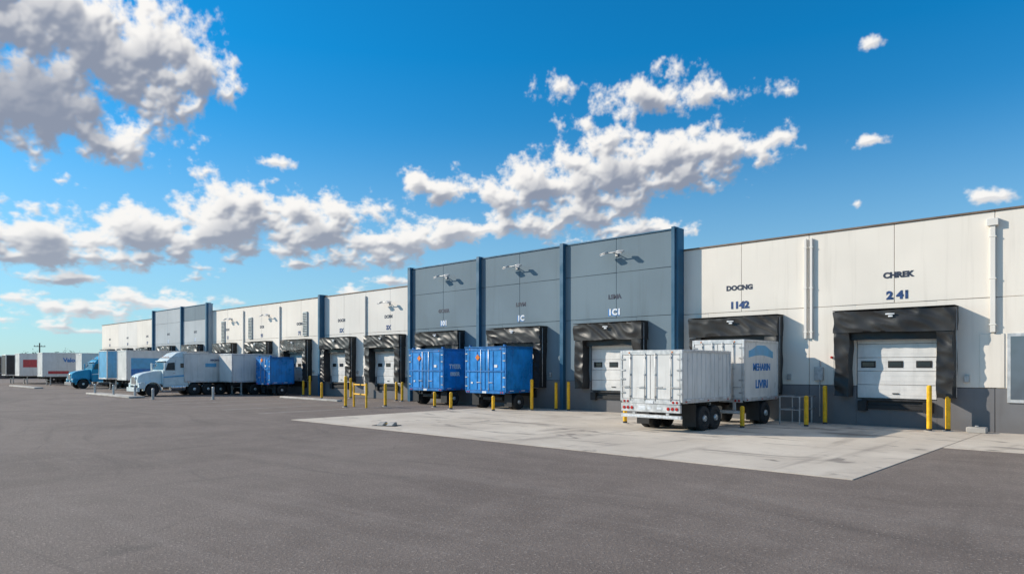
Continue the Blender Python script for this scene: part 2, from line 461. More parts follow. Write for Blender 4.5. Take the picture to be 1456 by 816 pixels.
fin(-17.12, -.56, 8.9, .10, .09); fin(-23.9, -.56, 8.9); fin(-30.5, -.56, 8.9); fin(-37.28, -.56, 8.9, .2, .14)
fin(-49.3, -.01, 7.95, .45, .13); fin(-70.6, -.41, 8.65, .2, .14); fin(-77.1, -.41, 8.65); fin(-85.5, -.41, 8.65)
def spout(x, yf, z0, z1, w=.07):
    W.box('downspouts', 'white_wall2', x-w, x+w, yf-.13, yf-.02, z0, z1)
    for z in (z0+.25, (z0+z1)/2, z1-.4):
        W.box('downspout_straps', 'white_wall2', x-w-.03, x+w+.03, yf-.14, yf-.001, z, z+.05)
spout(-11.12, 0, 3.55, 7.75, .05); spout(-10.88, 0, 3.55, 7.75, .05)
W.box('scupper_boxes', 'white_wall2', -4.72, -4.38, -.18, -.001, 7.4, 7.65)
spout(-4.55, 0, 3.6, 7.39, .08); spout(-43.4, 0, .3, 7.6); spout(-56.4, 0, .3, 7.6); spout(-63.4, 0, .3, 7.6)
for (xx, z0, z1) in ((-52.1, 4.9, 6.9), (-62.0, 4.9, 6.9), (-67.8, 4.7, 6.8)):
    W.box('louvre_frames', 'steel', xx-.35, xx+.35, -.1, -.001, z0, z1)
    zz = z0+.12
    while zz < z1-.1:
        W.box('louvre_slats', 'darksteel', xx-.28, xx+.28, -.13, -.101, zz, zz+.06); zz += .14
W.box('side_panel', 'white_wall', -4.95, -4.22, -.03, -.002, 1.62, 3.55)
W.box('office_window_frame', 'alum', -4.14, -2.2, -.06, -.001, 1.1, 3.55)
W.box('office_window_glass', 'office_glass', -4.04, -3.2, -.075, -.061, 1.22, 3.44)
W.box('office_window_glass', 'office_glass', -3.12, -2.3, -.075, -.061, 1.22, 3.44)
W.cyl('conduits', 'steel', (-10.55, -.05, .3), (-10.55, -.05, 2.6), .03, 8)
W.box('meter_boxes', 'steel', -10.75, -10.4, -.15, -.002, 1.8, 2.35)
W.cyl('conduits', 'steel', (-17.9, -.60, .3), (-17.9, -.60, 2.9), .03, 8)
W.done(.008, ('shelter_headers', 'shelter_sides', 'shelter_curtains', 'wall_core', 'building_mass', 'door_ribs', 'louvre_slats'))

# ------------------------------------------------------------------ wheels
def wheel(b, x, y, r=.48, w=.27, side=1):
    h = w/2
    b.lathe('tyres', 'tyre', (x, y, r), [(-h, r*.60), (-h*1.0, r*.82), (-h*.8, r*.96), (-h*.55, r), (h*.55, r), (h*.8, r*.96), (h, r*.82), (h, r*.60), (h*.75, r*.56)], 30)
    b.lathe('rims', 'rim', (x+side*h*.3, y, r), [(-.02, r*.57), (side*0+.0, r*.57), (side*.05, r*.5), (side*.02, r*.3), (side*.12, r*.24), (side*.14, r*.12)], 24)
    for i in range(8):
        t = i*math.pi/4
        b.cyl('wheel_nuts', 'darksteel', (x+side*(h*.3+.03), y+math.cos(t)*r*.40, r+math.sin(t)*r*.40), (x+side*(h*.3+.065), y+math.cos(t)*r*.40, r+math.sin(t)*r*.40), .022, 6)

def axle(b, y, hw, r=.48, dual=True):
    b.cyl('axles', 'darksteel', (-hw+.1, y, r), (hw-.1, y, r), .07, 10)
    for s in (-1, 1):
        if dual:
            wheel(b, s*(hw-.15), y, r, .27, s); wheel(b, s*(hw-.47), y, r, .27, s)
        else:
            wheel(b, s*(hw-.15), y, r, .29, s)

# ------------------------------------------------------------------ box trailer
def trailer(name, xc, y, L, rz, w=2.6, zf=1.1, zt=2.95, body='white_paint', frame='alum', axles=(1.7, 2.5), ribs=.42, r=.46, gear=True, bars=4, underride=True):
    b = B(name, (xc, y, .012 if y > -15 else 0), rz); h = w/2
    b.box('body', body, -h+.03, h-.03, .04, L-.03, zf+.02, zt-.02)
    b.box('roof', 'alum' if body != 'blue_paint' else body, -h+.05, h-.05, .06, L-.05, zt-.019, zt+.012)
    for sx in (-1, 1):
        a, c = sorted((sx*h, sx*(h-.09)))
        b.box('corner_posts', frame, a, c, -.01, .09, zf-.02, zt)
        b.box('corner_posts', frame, a, c, L-.09, L, zf-.02, zt)
        a, c = sorted((sx*(h+.004), sx*(h-.06)))
        b.box('top_rails', frame, a, c, .092, L-.092, zt-.09, zt+.004)
        b.box('bottom_rails', frame, a, c, .092, L-.092, zf-.06, zf+.10)
        yy = .092+ribs
        while yy < L-.25:
            a, c = sorted((sx*(h-.029), sx*(h-.014)))
            b.box('side_ribs', body, a, c, yy-.02, yy+.02, zf+.102, zt-.092)
            yy += ribs
        for yy in (.25, L*.5, L-.3):
            a, c = sorted((sx*(h+.005), sx*(h+.025)))
            b.box('marker_lights', 'orange' if yy > .5 else 'red', a, c, yy-.05, yy+.05, zf-.02, zf+.02)
        for i in range(int(L/.9)):
            a, c = sorted((sx*(h+.005), sx*(h+.009)))
            b.box('reflective_strips', 'red' if i % 2 else 'ink_white', a, c, .3+i*.9, .6+i*.9, zf+.035, zf+.075)
    b.box('rear_header', frame, -h+.092, h-.092, -.01, .08, zt-.16, zt)
    b.box('rear_sill', frame, -h+.092, h-.092, -.03, .08, zf-.10, zf+.06)
    b.box('front_rails', frame, -h+.092, h-.092, L-.04, L+.001, zt-.1, zt)
    b.box('front_rails', frame, -h+.092, h-.092, L-.04, L+.001, zf-.04, zf+.1)
    for sx in (-1, 1):
        a, c = sorted((sx*.012, sx*(h-.11)))
        b.box('rear_doors', body, a, c, .0, .038, zf+.075, zt-.175)
        rods = (.22, h-.45) if bars == 4 else (.3,)
        for q in rods:
            b.cyl('lock_rods', 'steel', (sx*q, -.035, zf+.0), (sx*q, -.035, zt-.10), .018, 8)
            for zz in (zf+.12, (zf+zt)/2, zt-.3):
                b.box('rod_brackets', 'steel', sx*q-.05, sx*q+.05, -.028, -.001, zz, zz+.06)
            b.box('lock_handles', 'steel', min(sx*q, sx*(q+.34)), max(sx*q, sx*(q+.34)), -.065, -.045, zf+.48, zf+.52)
        for zz in (zf+.25, zf+.75, zt-.75, zt-.35):
            a, c = sorted((sx*(h-.02), sx*(h-.22)))
            b.box('hinges', 'steel', a, c, -.026, -.011, zz, zz+.06)
        b.cyl('tail_lights', 'red', (sx*(h-.2), -.05, zf-.03), (sx*(h-.2), -.031, zf-.03), .045, 12)
        b.cyl('tail_lights', 'red', (sx*(h-.35), -.05, zf-.03), (sx*(h-.35), -.031, zf-.03), .045, 12)
        b.cyl('marker_lamps', 'orange', (sx*(h-.4), -.03, zt-.08), (sx*(h-.4), -.011, zt-.08), .03, 10)
    b.box('licence_plate', 'ink_white', -.18, .14, -.042, -.031, zf-.09, zf+.02)
    for sx in (-1, 1):
        b.box('chassis_rails', 'darksteel', sx*.5-.06, sx*.5+.06, .1, L-.2, zf-.32, zf-.03)
    yy = .5
    while yy < L-.2:
        b.box('cross_members', 'darksteel', -h+.1, h-.1, yy-.03, yy+.03, zf-.10, zf-.005); yy += .6
    if underride:
        b.box('rear_bumper', frame, -h+.05, h-.05, -.03, .07, .50, .63)
        for sx in (-1, 1):
            b.box('bumper_posts', frame, sx*.7-.06, sx*.7+.06, -.01, .05, .63, zf-.10)
        for i in range(6):
            b.box('bumper_stripes', 'red' if i % 2 else 'ink_white', -h+.15+i*(w-.3)/6, -h+.15+(i+1)*(w-.3)/6-.01, -.037, -.031, .54, .59)
    for a in axles: axle(b, a, h, r)
    if axles:
        b.box('suspension', 'darksteel', -.75, .75, min(axles)-.5, max(axles)+.5, r+.08, zf-.30)
        for sx in (-1, 1):
            b.box('mud_flaps', 'rubber', sx*(h-.32)-.28, sx*(h-.32)+.28, min(axles)-r-.16, min(axles)-r-.145, .18, zf-.12)
    if gear:
        for sx in (-1, 1):
            b.box('landing_legs', 'steel', sx*.85-.06, sx*.85+.06, L-1.0, L-.88, .05, zf-.03)
            b.box('landing_feet', 'steel', sx*.85-.13, sx*.85+.13, L-1.07, L-.81, .0, .05)
        b.cyl('landing_brace', 'steel', (-.85, L-.94, .62), (.85, L-.94, .62), .03, 8)
    return b

b = trailer('box_trailer', -13.6, -8.2, 3.7, 0, 2.6, 1.12, 2.95, axles=(1.65, 2.5), ribs=.33)
b.box('light_board', 'alum', -1.24, 1.24, -.045, .06, .72, 1.01)
for x in (-1.1, -.93, -.76, .76, .93, 1.1):
    b.cyl('board_lights', 'red' if abs(x) > .8 else 'orange', (x, -.07, .86), (x, -.046, .86), .06, 14)
b.box('board_plates', 'ink_white', -.5, -.2, -.052, -.046, .80, .94)
b.box('board_plates', 'ink_blue', -.1, .05, -.052, -.046, .82, .92)
b.box('board_plates', 'red', .3, .5, -.052, -.046, .83, .91)
b.done(.008)
b = trailer('box_trailer', -13.12, -4.0, 3.25, 0, 2.24, 1.05, 3.42, axles=(2.05,), ribs=3.2, gear=False)
xs = -13.12+1.12
b.text('logo_text', 'logo_blue', 'MEHARIN', (xs-.022, -2.35, 2.34), .40, SIDE, .010, .95)
b.text('logo_text', 'logo_blue', 'LIVIRI', (xs-.022, -2.35, 1.65), .46, SIDE, .012, 1.05)
bl = b.bm('logo_wave', 'cyan_paint')
pts = []
for i in range(13):
    t = i/12; pts.append((1.09+.003, .45+2.3*t, 2.72+.10*math.sin(t*3.3)))
low = [(p[0], p[1], p[2]+.36-.1*math.cos(i*.5)) for i, p in enumerate(pts)]
va = [bl.verts.new(p) for p in pts]; vb = [bl.verts.new((p[0], p[1], min(p[2], 3.22))) for p in low]
for i in range(12): bl.faces.new((va[i], va[i+1], vb[i+1], vb[i]))
b.done(.008, ('logo_wave',))

def blue_box(xc, y, L, w, zt, txt=None):
    b = trailer('blue_container_trailer', xc, y, L, 0, w, .98, zt, 'blue_paint', 'blue_dk', axles=(L*.5,), ribs=.45, r=.42, gear=False, bars=2, underride=False)
    h = w/2
    for i in range(5):
        x = -h+.35+i*(w-.7)/4
        b.box('rear_ribs', 'blue_dk', x-.04, x+.04, -.024, -.002, 1.10, zt-.2)
    b.box('rear_belt', 'blue_dk', -h+.1, h-.1, -.046, -.025, 2.05, 2.13)
    b.box('labels', 'ink_white', h-.85, h-.62, -.03, -.0245, 2.3, 2.45)
    b.box('labels', 'ink_white', -h+.5, -h+.65, -.03, -.0245, 1.4, 1.5)
    b.obox('hazard_label', 'orange', (-h+1.05, -.04, 2.85), (.26, .012, .26), Matrix.Rotation(R(45), 4, 'Y'))
    b.box('lid_edge', 'blue_dk', -h-.03, h+.03, -.05, L+.02, zt+.013, zt+.06)
    for sx in (-1, 1):
        b.box('lifting_lugs', 'blue_dk', sx*(h-.25)-.06, sx*(h-.25)+.06, .1, .25, zt+.06, zt+.16)
    if txt:
        b.text('side_text', 'ink_white', txt[0], (xc+h-.002, y+L*.52, 2.35), .36, SIDE, .014, .9)
        b.text('side_text', 'ink_white', txt[1], (xc+h-.002, y+L*.52, 1.90), .32, SIDE, .014, .9)
    b.done(.01)
blue_box(-27.2, -3.35, 2.15, 3.2, 3.38)
blue_box(-32.85, -2.9, 1.75, 3.3, 3.36, ('TYEER', '0000R'))
blue_box(-54.2+1.2, -3.3, 2.1, 2.4, 3.05)

def dock_trailer(x_side, y_front, L, w, zt, body='white_paint', **kw):
    return trailer('box_trailer', x_side-w/2, y_front+L, L, math.pi, w, 1.1, zt, body, **kw)
b = dock_trailer(-54.9, -5.0, 3.9, 2.4, 3.35, axles=(1.0, 1.9), ribs=.5)
b.done(.01)
b = dock_trailer(-57.6, -7.7, 6.6, 2.5, 3.42, axles=(2.6, 3.6), ribs=.6, gear=False)
b.box('side_logo', 'cyan_paint', -1.25+.002, -1.25+.026, 4.0, 4.9, 2.3, 2.6)
b.text('side_logo_text', 'ink_blue', 'sacora', (-57.6-.006, -5.2, 2.9), .30, SIDE, .006)
b.done(.01)
b = dock_trailer(-68.5, -8.6, 7.4, 2.6, 3.8, axles=(1.4, 2.4), ribs=.8)
b.box('blue_side_band', 'logo_blue', -1.3+.002, -1.3+.028, 3.0, 7.0, 1.3, 2.1)
b.box('cyan_side_band', 'cyan_paint', -1.3+.002, -1.3+.028, 4.6, 7.0, 2.11, 3.1)
b.done(.01)
b = dock_trailer(-75.5, -8.2, 7.0, 2.6, 3.9, body='cyan_paint', axles=(1.4, 2.4), ribs=.8); b.done(.01)
b = dock_trailer(-90.5, -6.5, 5.4, 2.6, 3.8, axles=(1.4, 2.4), ribs=.8); b.done(.01)
b = dock_trailer(-99.5, -8.4, 7.4, 2.6, 4.0, axles=(1.4, 2.4), ribs=9)
b.text('side_logo', 'logo_blue', 'Valoria', (-99.5+.0-.02, -5.2, 3.1), .7, SIDE, .03)
b.box('red_side_band', 'red_graphic', -1.3+.002, -1.3+.028, 4.6, 6.8, 1.4, 1.75)
b.box('blue_side_band', 'logo_blue', -1.3+.002, -1.3+.028, .8, 3.2, 1.5, 2.4)
b.done(.01)
b = dock_trailer(-108.5, -9.0, 8.0, 2.6, 4.0, axles=(1.4, 2.4), ribs=.8)
b.box('red_side_band', 'red_graphic', -1.3+.002, -1.3+.028, 5.2, 7.6, 2.2, 3.2); b.done(.01)
b = dock_trailer(-114.5, -9.4, 8.0, 2.6, 3.9, body='darksteel', axles=(1.4, 2.4), ribs=.8); b.done(.01)

# ------------------------------------------------------------------ semi tractors
def tractor(xc, y_front, paintm, S=1.0):
    b = B('semi_truck', (xc, y_front+6.1, .006), math.pi)
    h = 1.2
    for sx in (-1, 1):
        b.box('frame_rails', 'darksteel', sx*.45-.05, sx*.45+.05, 0, 5.6, .72, .98)
    b.box('fifth_wheel', 'darksteel', -.5, .5, .6, 1.5, .98, 1.07)
    axle(b, .62, 1.22, .49); axle(b, 1.75, 1.22, .49); axle(b, 4.95, 1.2, .49, False)
    for sx in (-1, 1):
        for yc in (.62, 1.75):
            n = 8
            for i in range(n):
                t0 = math.pi*(.12+.76*i/n); t1 = math.pi*(.12+.76*(i+1)/n)
                tm = (t0+t1)/2
                b.obox('rear_fenders', 'chrome', (sx*.93, yc+math.cos(tm)*.58, .49+math.sin(tm)*.58), (.56, .20, .015), Matrix.Rotation(tm-math.pi/2, 4, 'X'))
    cab = [(2.25, .85), (2.25, 3.02), (3.0, 3.10), (3.62, 3.02), (3.86, 2.78), (4.18, 2.02), (4.18, .85)]
    b.prism('cab', paintm, cab, -h, h, .10, 1.8, 3.1)
    roof = [(2.27, 3.03), (2.27, 3.50), (2.7, 3.54), (3.1, 3.42), (3.55, 3.06), (3.0, 3.105)]
    b.prism('roof_fairing', paintm, roof, -h+.12, h-.12, .12, 3.0, 3.54)
    hood = [(4.182, .95), (4.182, 2.02), (4.9, 1.93), (5.55, 1.78), (5.85, 1.6), (5.95, 1.3), (5.95, .85), (5.5, .85), (5.5, .95)]
    b.prism('hood', paintm, hood, -.86, .86, .14, 1.0, 2.0)
    for sx in (-1, 1):
        n = 10
        for i in range(n):
            t0 = math.pi*(-.02+1.04*i/n); t1 = math.pi*(-.02+1.04*(i+1)/n); tm = (t0+t1)/2
            b.obox('front_fenders', paintm, (sx*.99, 4.95+math.cos(tm)*.63, .49+math.sin(tm)*.63), (.46, .22, .07), Matrix.Rotation(tm-math.pi/2, 4, 'X'))
        a, c = sorted((sx*.84, sx*1.19))
        b.prism('fender_fronts', paintm, [(5.50, .62), (5.50, 1.0), (5.66, 1.16), (5.84, 1.08), (5.94, .9), (5.94, .62)], a, c)
        b.box('headlights', 'ink_white', a+.05, c-.03, 5.86, 5.955, .92, 1.06)
        def sidepoly(part, mat, pts, off):
            bb = b.bm(part, mat); vv = []
            for (yy, zz) in pts:
                ins = .10*max(0, min(1, (zz-1.8)/1.3)); vv.append(bb.verts.new((sx*(h-ins+off), yy, zz)))
            f = bb.faces.new(vv); r = bmesh.ops.extrude_face_region(bb, geom=[f])
            for q in r['geom']:
                if isinstance(q, bmesh.types.BMVert): q.co.x -= sx*.02
        sidepoly('side_glass', 'glass', [(3.28, 2.05), (4.02, 2.05), (3.80, 2.62), (3.28, 2.68)], .006)
        sidepoly('sleeper_windows', 'glass', [(2.45, 2.25), (2.85, 2.25), (2.85, 2.6), (2.45, 2.6)], .006)
        sidepoly('door_seams', 'ink_black', [(3.20, .95), (3.215, .95), (3.215, 2.85), (3.20, 2.85)], .004)
        sidepoly('door_seams', 'ink_black', [(4.12, .95), (4.135, .95), (4.135, 1.98), (4.12, 1.98)], .004)
        sidepoly('side_stripe', 'cyan_paint' if paintm == 'cab_white' else 'ink_white', [(2.27, 1.55), (4.16, 1.45), (4.16, 1.54), (2.27, 1.70)], .005)
        b.box('door_handles', 'chrome', min(sx*(h+.001), sx*(h+.03)), max(sx*(h+.001), sx*(h+.03)), 3.28, 3.45, 1.80, 1.84)
        b.cyl('mirror_arms', 'chrome', (sx*1.15, 4.02, 2.55), (sx*1.42, 4.15, 2.55), .02, 8)
        b.cyl('mirror_arms', 'chrome', (sx*1.18, 4.05, 2.05), (sx*1.42, 4.15, 2.05), .02, 8)
        b.box('mirrors', paintm, min(sx*1.36, sx*1.52), max(sx*1.36, sx*1.52), 4.10, 4.20, 1.98, 2.62)
        b.cyl('fuel_tanks', 'chrome', (sx*.92, 2.45, .66), (sx*.92, 3.55, .66), .29, 20)
        for yy in (2.7, 3.3):
            b.cyl('tank_straps', 'darksteel', (sx*.92, yy-.03, .66), (sx*.92, yy+.03, .66), .295, 20)
        b.box('steps', 'alum', sx*1.0-.18, sx*1.0+.18, 3.62, 4.18, .38, .44)
        b.box('steps', 'alum', sx*1.0-.18, sx*1.0+.18, 3.62, 4.18, .70, .76)
        b.box('side_skirts', paintm, min(sx*1.14, sx*1.19), max(sx*1.14, sx*1.19), 2.25, 4.18, .72, .849)
        b.cyl('exhaust_stacks', 'chrome', (sx*1.02, 2.12, .9), (sx*1.02, 2.12, 3.45), .075, 14)
    ws = b.bm('windscreen', 'glass')
    def wsx(z): return h-.10*max(0, min(1, (z-1.8)/1.3))-.10
    q = [(-wsx(2.08), 4.165, 2.08), (wsx(2.08), 4.165, 2.08), (wsx(2.72), 3.895, 2.72), (-wsx(2.72), 3.895, 2.72)]
    ws.faces.new([ws.verts.new((p[0], p[1]+.008, p[2]+.008*.4)) for p in q])
    b.box('windscreen_divider', 'rubber', -.02, .02, 4.165, 4.19, 2.06, 2.12)
    b.box('sun_visor', paintm, -1.02, 1.02, 3.88, 4.02, 2.74, 2.80)
    b.box('grille', 'chrome', -.5, .5, 5.94, 5.985, .95, 1.55)
    for i in range(7):
        b.box('grille_bars', 'ink_black', -.45, .45, 5.986, 5.992, 1.0+i*.075, 1.035+i*.075)
    b.box('bumper', 'chrome' if paintm == 'cab_blue' else paintm, -1.2, 1.2, 5.90, 6.1, .38, .72)
    for x in (-.6, -.3, 0, .3, .6):
        b.box('roof_lights', 'orange', x-.05, x+.05, 3.55, 3.62, 3.10, 3.15)
    b.done(.02, ('windscreen',))
tractor(-58.85, -11.2, 'cab_white')
tractor(-83.5, -9.6, 'cab_blue')
b = dock_trailer(-82.2, -6.2, 5.2, 2.6, 3.7, body='cyan_paint', axles=(1.4, 2.4), ribs=.8, gear=False); b.done(.01)

# ------------------------------------------------------------------ bollards
def bollard(x, y, h, r=.085, mat='yellow'):
    b = B('bollard', (x, y, .006))
    b.cyl('post', mat, (0, 0, 0), (0, 0, h-.05), r, 20)
    bb = b.bm('cap', mat); rings = []
    for k in range(5):
        t = k/4*math.pi/2*.95
        rings.append([bb.verts.new((r*math.cos(t)*math.cos(2*math.pi*i/20), r*math.cos(t)*math.sin(2*math.pi*i/20), h-.049+r*.7*math.sin(t))) for i in range(20)])
    for k in range(4):
        for i in range(20):
            j = (i+1) % 20; bb.faces.new((rings[k][i], rings[k][j], rings[k+1][j], rings[k+1][i]))
    bb.faces.new(rings[-1])
    b.cyl('footing', 'kerb', (0, 0, 0), (0, 0, .03), r*2.1, 20)
    if mat == 'yellow':
        b.cyl('scuff_band', 'darksteel', (0, 0, .03), (0, 0, .10), r+.003, 20)
    b.done(.004, ('cap',))
for x, y, h in ((-6.35, -.95, 1.68), (-5.85, -.5, 1.3), (-10.2, -.45, 1.58), (-10.3, -2.2, 1.22), (-11.85, -4.5, .85), (-16.4, -5.7, 1.1),
                (-23.1, -1.15, 1.55), (-24.0, -1.1, 1.5), (-24.6, -2.4, 1.68), (-28.6, -4.6, .95), (-33.4, -5.5, 1.35), (-34.5, -7.5, 1.8),
                (-37.3, -1.3, 1.3), (-38.2, -1.1, 1.3), (-43.9, -1.0, 1.5), (-49.2, -1.3, 1.6), (-50.2, -1.3, 1.2), (-30.7, -4.0, .9), (-44.6, -3.0, 1.2), (-25.9, -4.0, .8)):
    bollard(x, y, h)
for x, y, h in ((-56.5, -11.7, .95), (-52.2, -11.9, .8), (-60.5, -12.0, .9), (-49.0, -9.0, .9), (-64.5, -12.2, .9)):
    bollard(x, y, h, .09, 'steel')

b = B('guard_rail', (0, 0, .006))
for x, y in ((-33.0, -7.1), (-34.7, -6.8)):
    b.cyl('posts', 'yellow', (x, y, 0), (x, y, 1.4), .06, 14)
b.cyl('rails', 'yellow', (-33.0, -7.1, 1.3), (-34.7, -6.8, 1.3), .045, 12)
b.cyl('rails', 'yellow', (-33.0, -7.1, .75), (-34.7, -6.8, .75), .045, 12)
b.done(.003)
b = B('metal_handrail', (0, 0, .02))
for x, y in ((-11.55, -.4), (-11.55, -1.7), (-10.75, -.4), (-10.75, -1.7)):
    b.cyl('posts', 'steel', (x, y, 0), (x, y, 1.15), .028, 10)
for z in (.6, 1.13):
    for x in (-11.55, -10.75):
        b.cyl('rails', 'steel', (x, -.05, z), (x, -1.7, z), .025, 10)
    b.cyl('rails', 'steel', (-11.55, -1.7, z), (-10.75, -1.7, z), .025, 10)
b.done(.002)
b = B('concrete_block', (-4.95, -.55, .02)); b.box('block', 'kerb', -.3, .3, -.2, .2, 0, .2); b.box('lifting_eye', 'steel', -.06, .06, -.02, .02, .2, .26); b.done(.02)
b = B('wheel_chock', (-22.6, -13.3, .022), R(25))
b.prism('wedge', 'kerb', [(-.22, 0), (-.2, .04), (.05, .15), (.2, .13), (.22, 0)], -.3, -.05)
b.prism('wedge', 'kerb', [(-.22, 0), (-.2, .04), (.05, .15), (.2, .13), (.22, 0)], .12, .38)
b.box('plate', 'darksteel', -.5, .55, -.27, .27, .0, .02)
b.cyl('rope', 'yellow', (-.05, 0, .08), (.12, 0, .08), .015, 8)
b.done(.008)
for (x0, x1, y0, y1) in ((-66, -55.3, -12.5, -11.4), (-47.8, -40, -4.6, -4.2), (-98, -86, -12.0, -11.2)):
    b = B('concrete_kerb', (0, 0, .006)); b.box('kerb', 'kerb', x0, x1, y0, y1, 0, .14); b.done(.03)

# ------------------------------------------------------------------ far things
b = B('brick_building', (-168, 4, 0))
b.box('walls', 'brick', -9, 9, -9, 9, 0, 4.0); b.box('parapet', 'kerb', -9.15, 9.15, -9.15, 9.15, 4.0, 4.25)
for yy in (-6, -2, 2, 6):
    b.box('windows', 'glass', 9.001, 9.05, yy-.9, yy+.9, 1.1, 2.6); b.box('sills', 'kerb', 9.001, 9.12, yy-1, yy+1, 1.0, 1.098)
for xx in (-6, -2, 2, 6):
    b.box('windows', 'glass', xx-.9, xx+.9, -9.05, -9.001, 1.1, 2.6)
b.done(.02)
b = B('brick_building', (-172, -16, 0))
b.box('walls', 'brick', -9, 9, -7, 7, 0, 4.2); b.box('parapet', 'kerb', -9.15, 9.15, -7.15, 7.15, 4.2, 4.4)
for yy in (-4, 0, 4): b.box('windows', 'glass', 9.001, 9.05, yy-.9, yy+.9, 1.0, 2.4)
b.done(.02)
b = B('utility_pole', (-150, 2, 0))
b.cyl('pole', 'bark', (0, 0, 0), (0, 0, 6.6), .14, 10, .1); b.box('cross_arm', 'bark', -.06, .06, -.9, .9, 5.9, 6.02)
for yy in (-.8, -.3, .3, .8): b.cyl('insulators', 'kerb', (0, yy, 6.02), (0, yy, 6.2), .04, 8)
b.done(0)

def tree_line():
    bm = bmesh.new(); tr = bmesh.new()
    for i in range(70):
        x = -270-random.random()*60; y = -260+i*7.0+random.uniform(-3, 3)
        H = random.uniform(7, 10.5); cr = random.uniform(2.8, 4.6)
        ring = []
        for zz, rr in ((0, .3), (H*.6, .15)):
            ring.append([tr.verts.new((x+rr*math.cos(k*1.05), y+rr*math.sin(k*1.05), zz)) for k in range(6)])
        for k in range(6): tr.faces.new((ring[0][k], ring[0][(k+1) % 6], ring[1][(k+1) % 6], ring[1][k]))
        cl = [Vector((random.gauss(0, cr*.5), random.gauss(0, cr*.5), random.uniform(H*.3, H*.92))) for _ in range(12)]
        for c in cl:
            cs = random.uniform(.6, 1.5)
            for _ in range(26):
                p = Vector((x, y, 0))+c+Vector((random.gauss(0, cs*.6), random.gauss(0, cs*.6), random.gauss(0, cs*.5)))
                if p.z < .5: continue
                s = random.uniform(.15, .42)
                a = [p+Vector((random.uniform(-s, s), random.uniform(-s, s), random.uniform(-s, s))) for _ in range(3)]
                bm.faces.new([bm.verts.new(q) for q in a])
    e = bpy.data.objects.new('distant_tree_line', None); coll.objects.link(e)
    for nm, q, mt in (('foliage', bm, 'foliage'), ('trunks', tr, 'bark')):
        me = bpy.data.meshes.new(nm); q.to_mesh(me); q.free(); me.materials.append(M[mt])
        o = bpy.data.objects.new(nm, me); coll.objects.link(o); o.parent = e
tree_line()

# ------------------------------------------------------------------ sky
SUN_EL = 25.5
SUNV = Vector((-1.62, -1.0, math.hypot(1.62, 1)*math.tan(R(SUN_EL)))).normalized()
# cumulus masses on the celestial dome: (azimuth, elevation, half-width, half-height) in degrees
CL = [(-33.0, 22.3, 7.0, 4.0), (-27.3, 21.2, 5.0, 3.9), (-34.3, 17.6, 5.2, 3.3), (-30.0, 15.6, 3.4, 1.5), (-38, 24, 7, 5), (-24.1, 14.4, 1.2, .55), (-19.3, 15.7, 1.1, .40), (-33.1, 12.6, .8, .4),
      (-34.3, 8.4, 5.0, 2.0), (-28.3, 9.2, 5.1, 2.2), (-22.1, 10.9, 5.4, 2.6), (-15.8, 10.9, 5.6, 2.5), (-9.7, 9.9, 4.6, 2.0), (-4.5, 10.7, 3.2, 1.3), (-32.7, 6.1, 2, .5), (-17.4, 7.8, 1, .45), (-40, 8.4, 5, 2),
      (-32.7, 4.1, 4.5, .75), (-27, 4.6, 4.1, .85), (-13.6, 6.0, 1.9, .4), (-33.3, 2.8, 2.4, .4), (-9.5, 6.9, 2.2, .4), (-41, 4.4, 4, .8),
      (-5.7, 14.2, 3.3, 1.3), (1.9, 14.0, 5.2, 2.5), (7.7, 15.4, 6.2, 3.0), (13.9, 16.3, 4.9, 2.3), (7.1, 18.0, 3.6, 1.3), (20.5, 16.7, 1.9, 1.1), (5.9, 11.9, 4.8, 1.5), (9.2, 11.0, 4.8, 1.3), (1.0, 11.6, 2.8, .9),
      (3.6, 21.9, 1.7, .75), (10.2, 20.9, 3.3, 1.3), (16.1, 20.8, 2.6, 1.3), (13.3, 23.0, 1.6, .65), (5.7, 19.2, 1.6, .7), (21.2, 20.4, 1.5, .6),
      (27.8, 22.8, .8, .4), (27.7, 16.0, 1.0, .35), (34.4, 11.4, 1.9, .45), (26.6, 11.9, .3, .3), (45, 14, 5, 2), (54, 9, 5, 1.6), (-50, 14, 6, 4)]
A0, A1, E0, E1, PPD = -62.0, 62.0, 0.0, 32.0, 18
nx, ny = int((A1-A0)*PPD), int((E1-E0)*PPD)
azg, elg = np.meshgrid(np.linspace(A0, A1, nx, dtype=np.float32), np.linspace(E0, E1, ny, dtype=np.float32))
def perlin(x, y, seed):
    r = np.random.RandomState(seed); perm = r.permutation(512); ang = r.rand(512)*2*np.pi
    gx, gy = np.cos(ang).astype(np.float32), np.sin(ang).astype(np.float32)
    xi = np.floor(x).astype(int); yi = np.floor(y).astype(int); xf = x-xi; yf = y-yi
    u = xf**3*(xf*(xf*6-15)+10); v = yf**3*(yf*(yf*6-15)+10)
    def gr(ix, iy, fx, fy):
        h = perm[(perm[ix & 511]+iy) & 511]; return gx[h]*fx+gy[h]*fy
    a = gr(xi, yi, xf, yf); b = gr(xi+1, yi, xf-1, yf); c = gr(xi, yi+1, xf, yf-1); d = gr(xi+1, yi+1, xf-1, yf-1)
    return (a*(1-u)+b*u)*(1-v)+(c*(1-u)+d*u)*v
def fbm(x, y, octv, seed, gain=.55, billow=False):
    s = 0; a = 1; t = 0
    for o in range(octv):
        n = perlin(x+o*17.3, y+o*9.1, seed+o)
        if billow: n = np.abs(n)*2-.35
        s = s+a*n; t += a; a *= gain; x = x*2.03; y = y*2.03
    return s/t
def blur(f, sig):
    r = int(sig*3)+1; k1 = np.exp(-.5*(np.arange(-r, r+1)/sig)**2); k1 /= k1.sum()
    p = np.pad(f, ((r, r), (r, r)), 'edge'); o = 0
    for i, kk in enumerate(k1): o = o+kk*p[i:i+f.shape[0], :]
    q = 0
    for i, kk in enumerate(k1): q = q+kk*o[:, i:i+f.shape[1]]
    return q
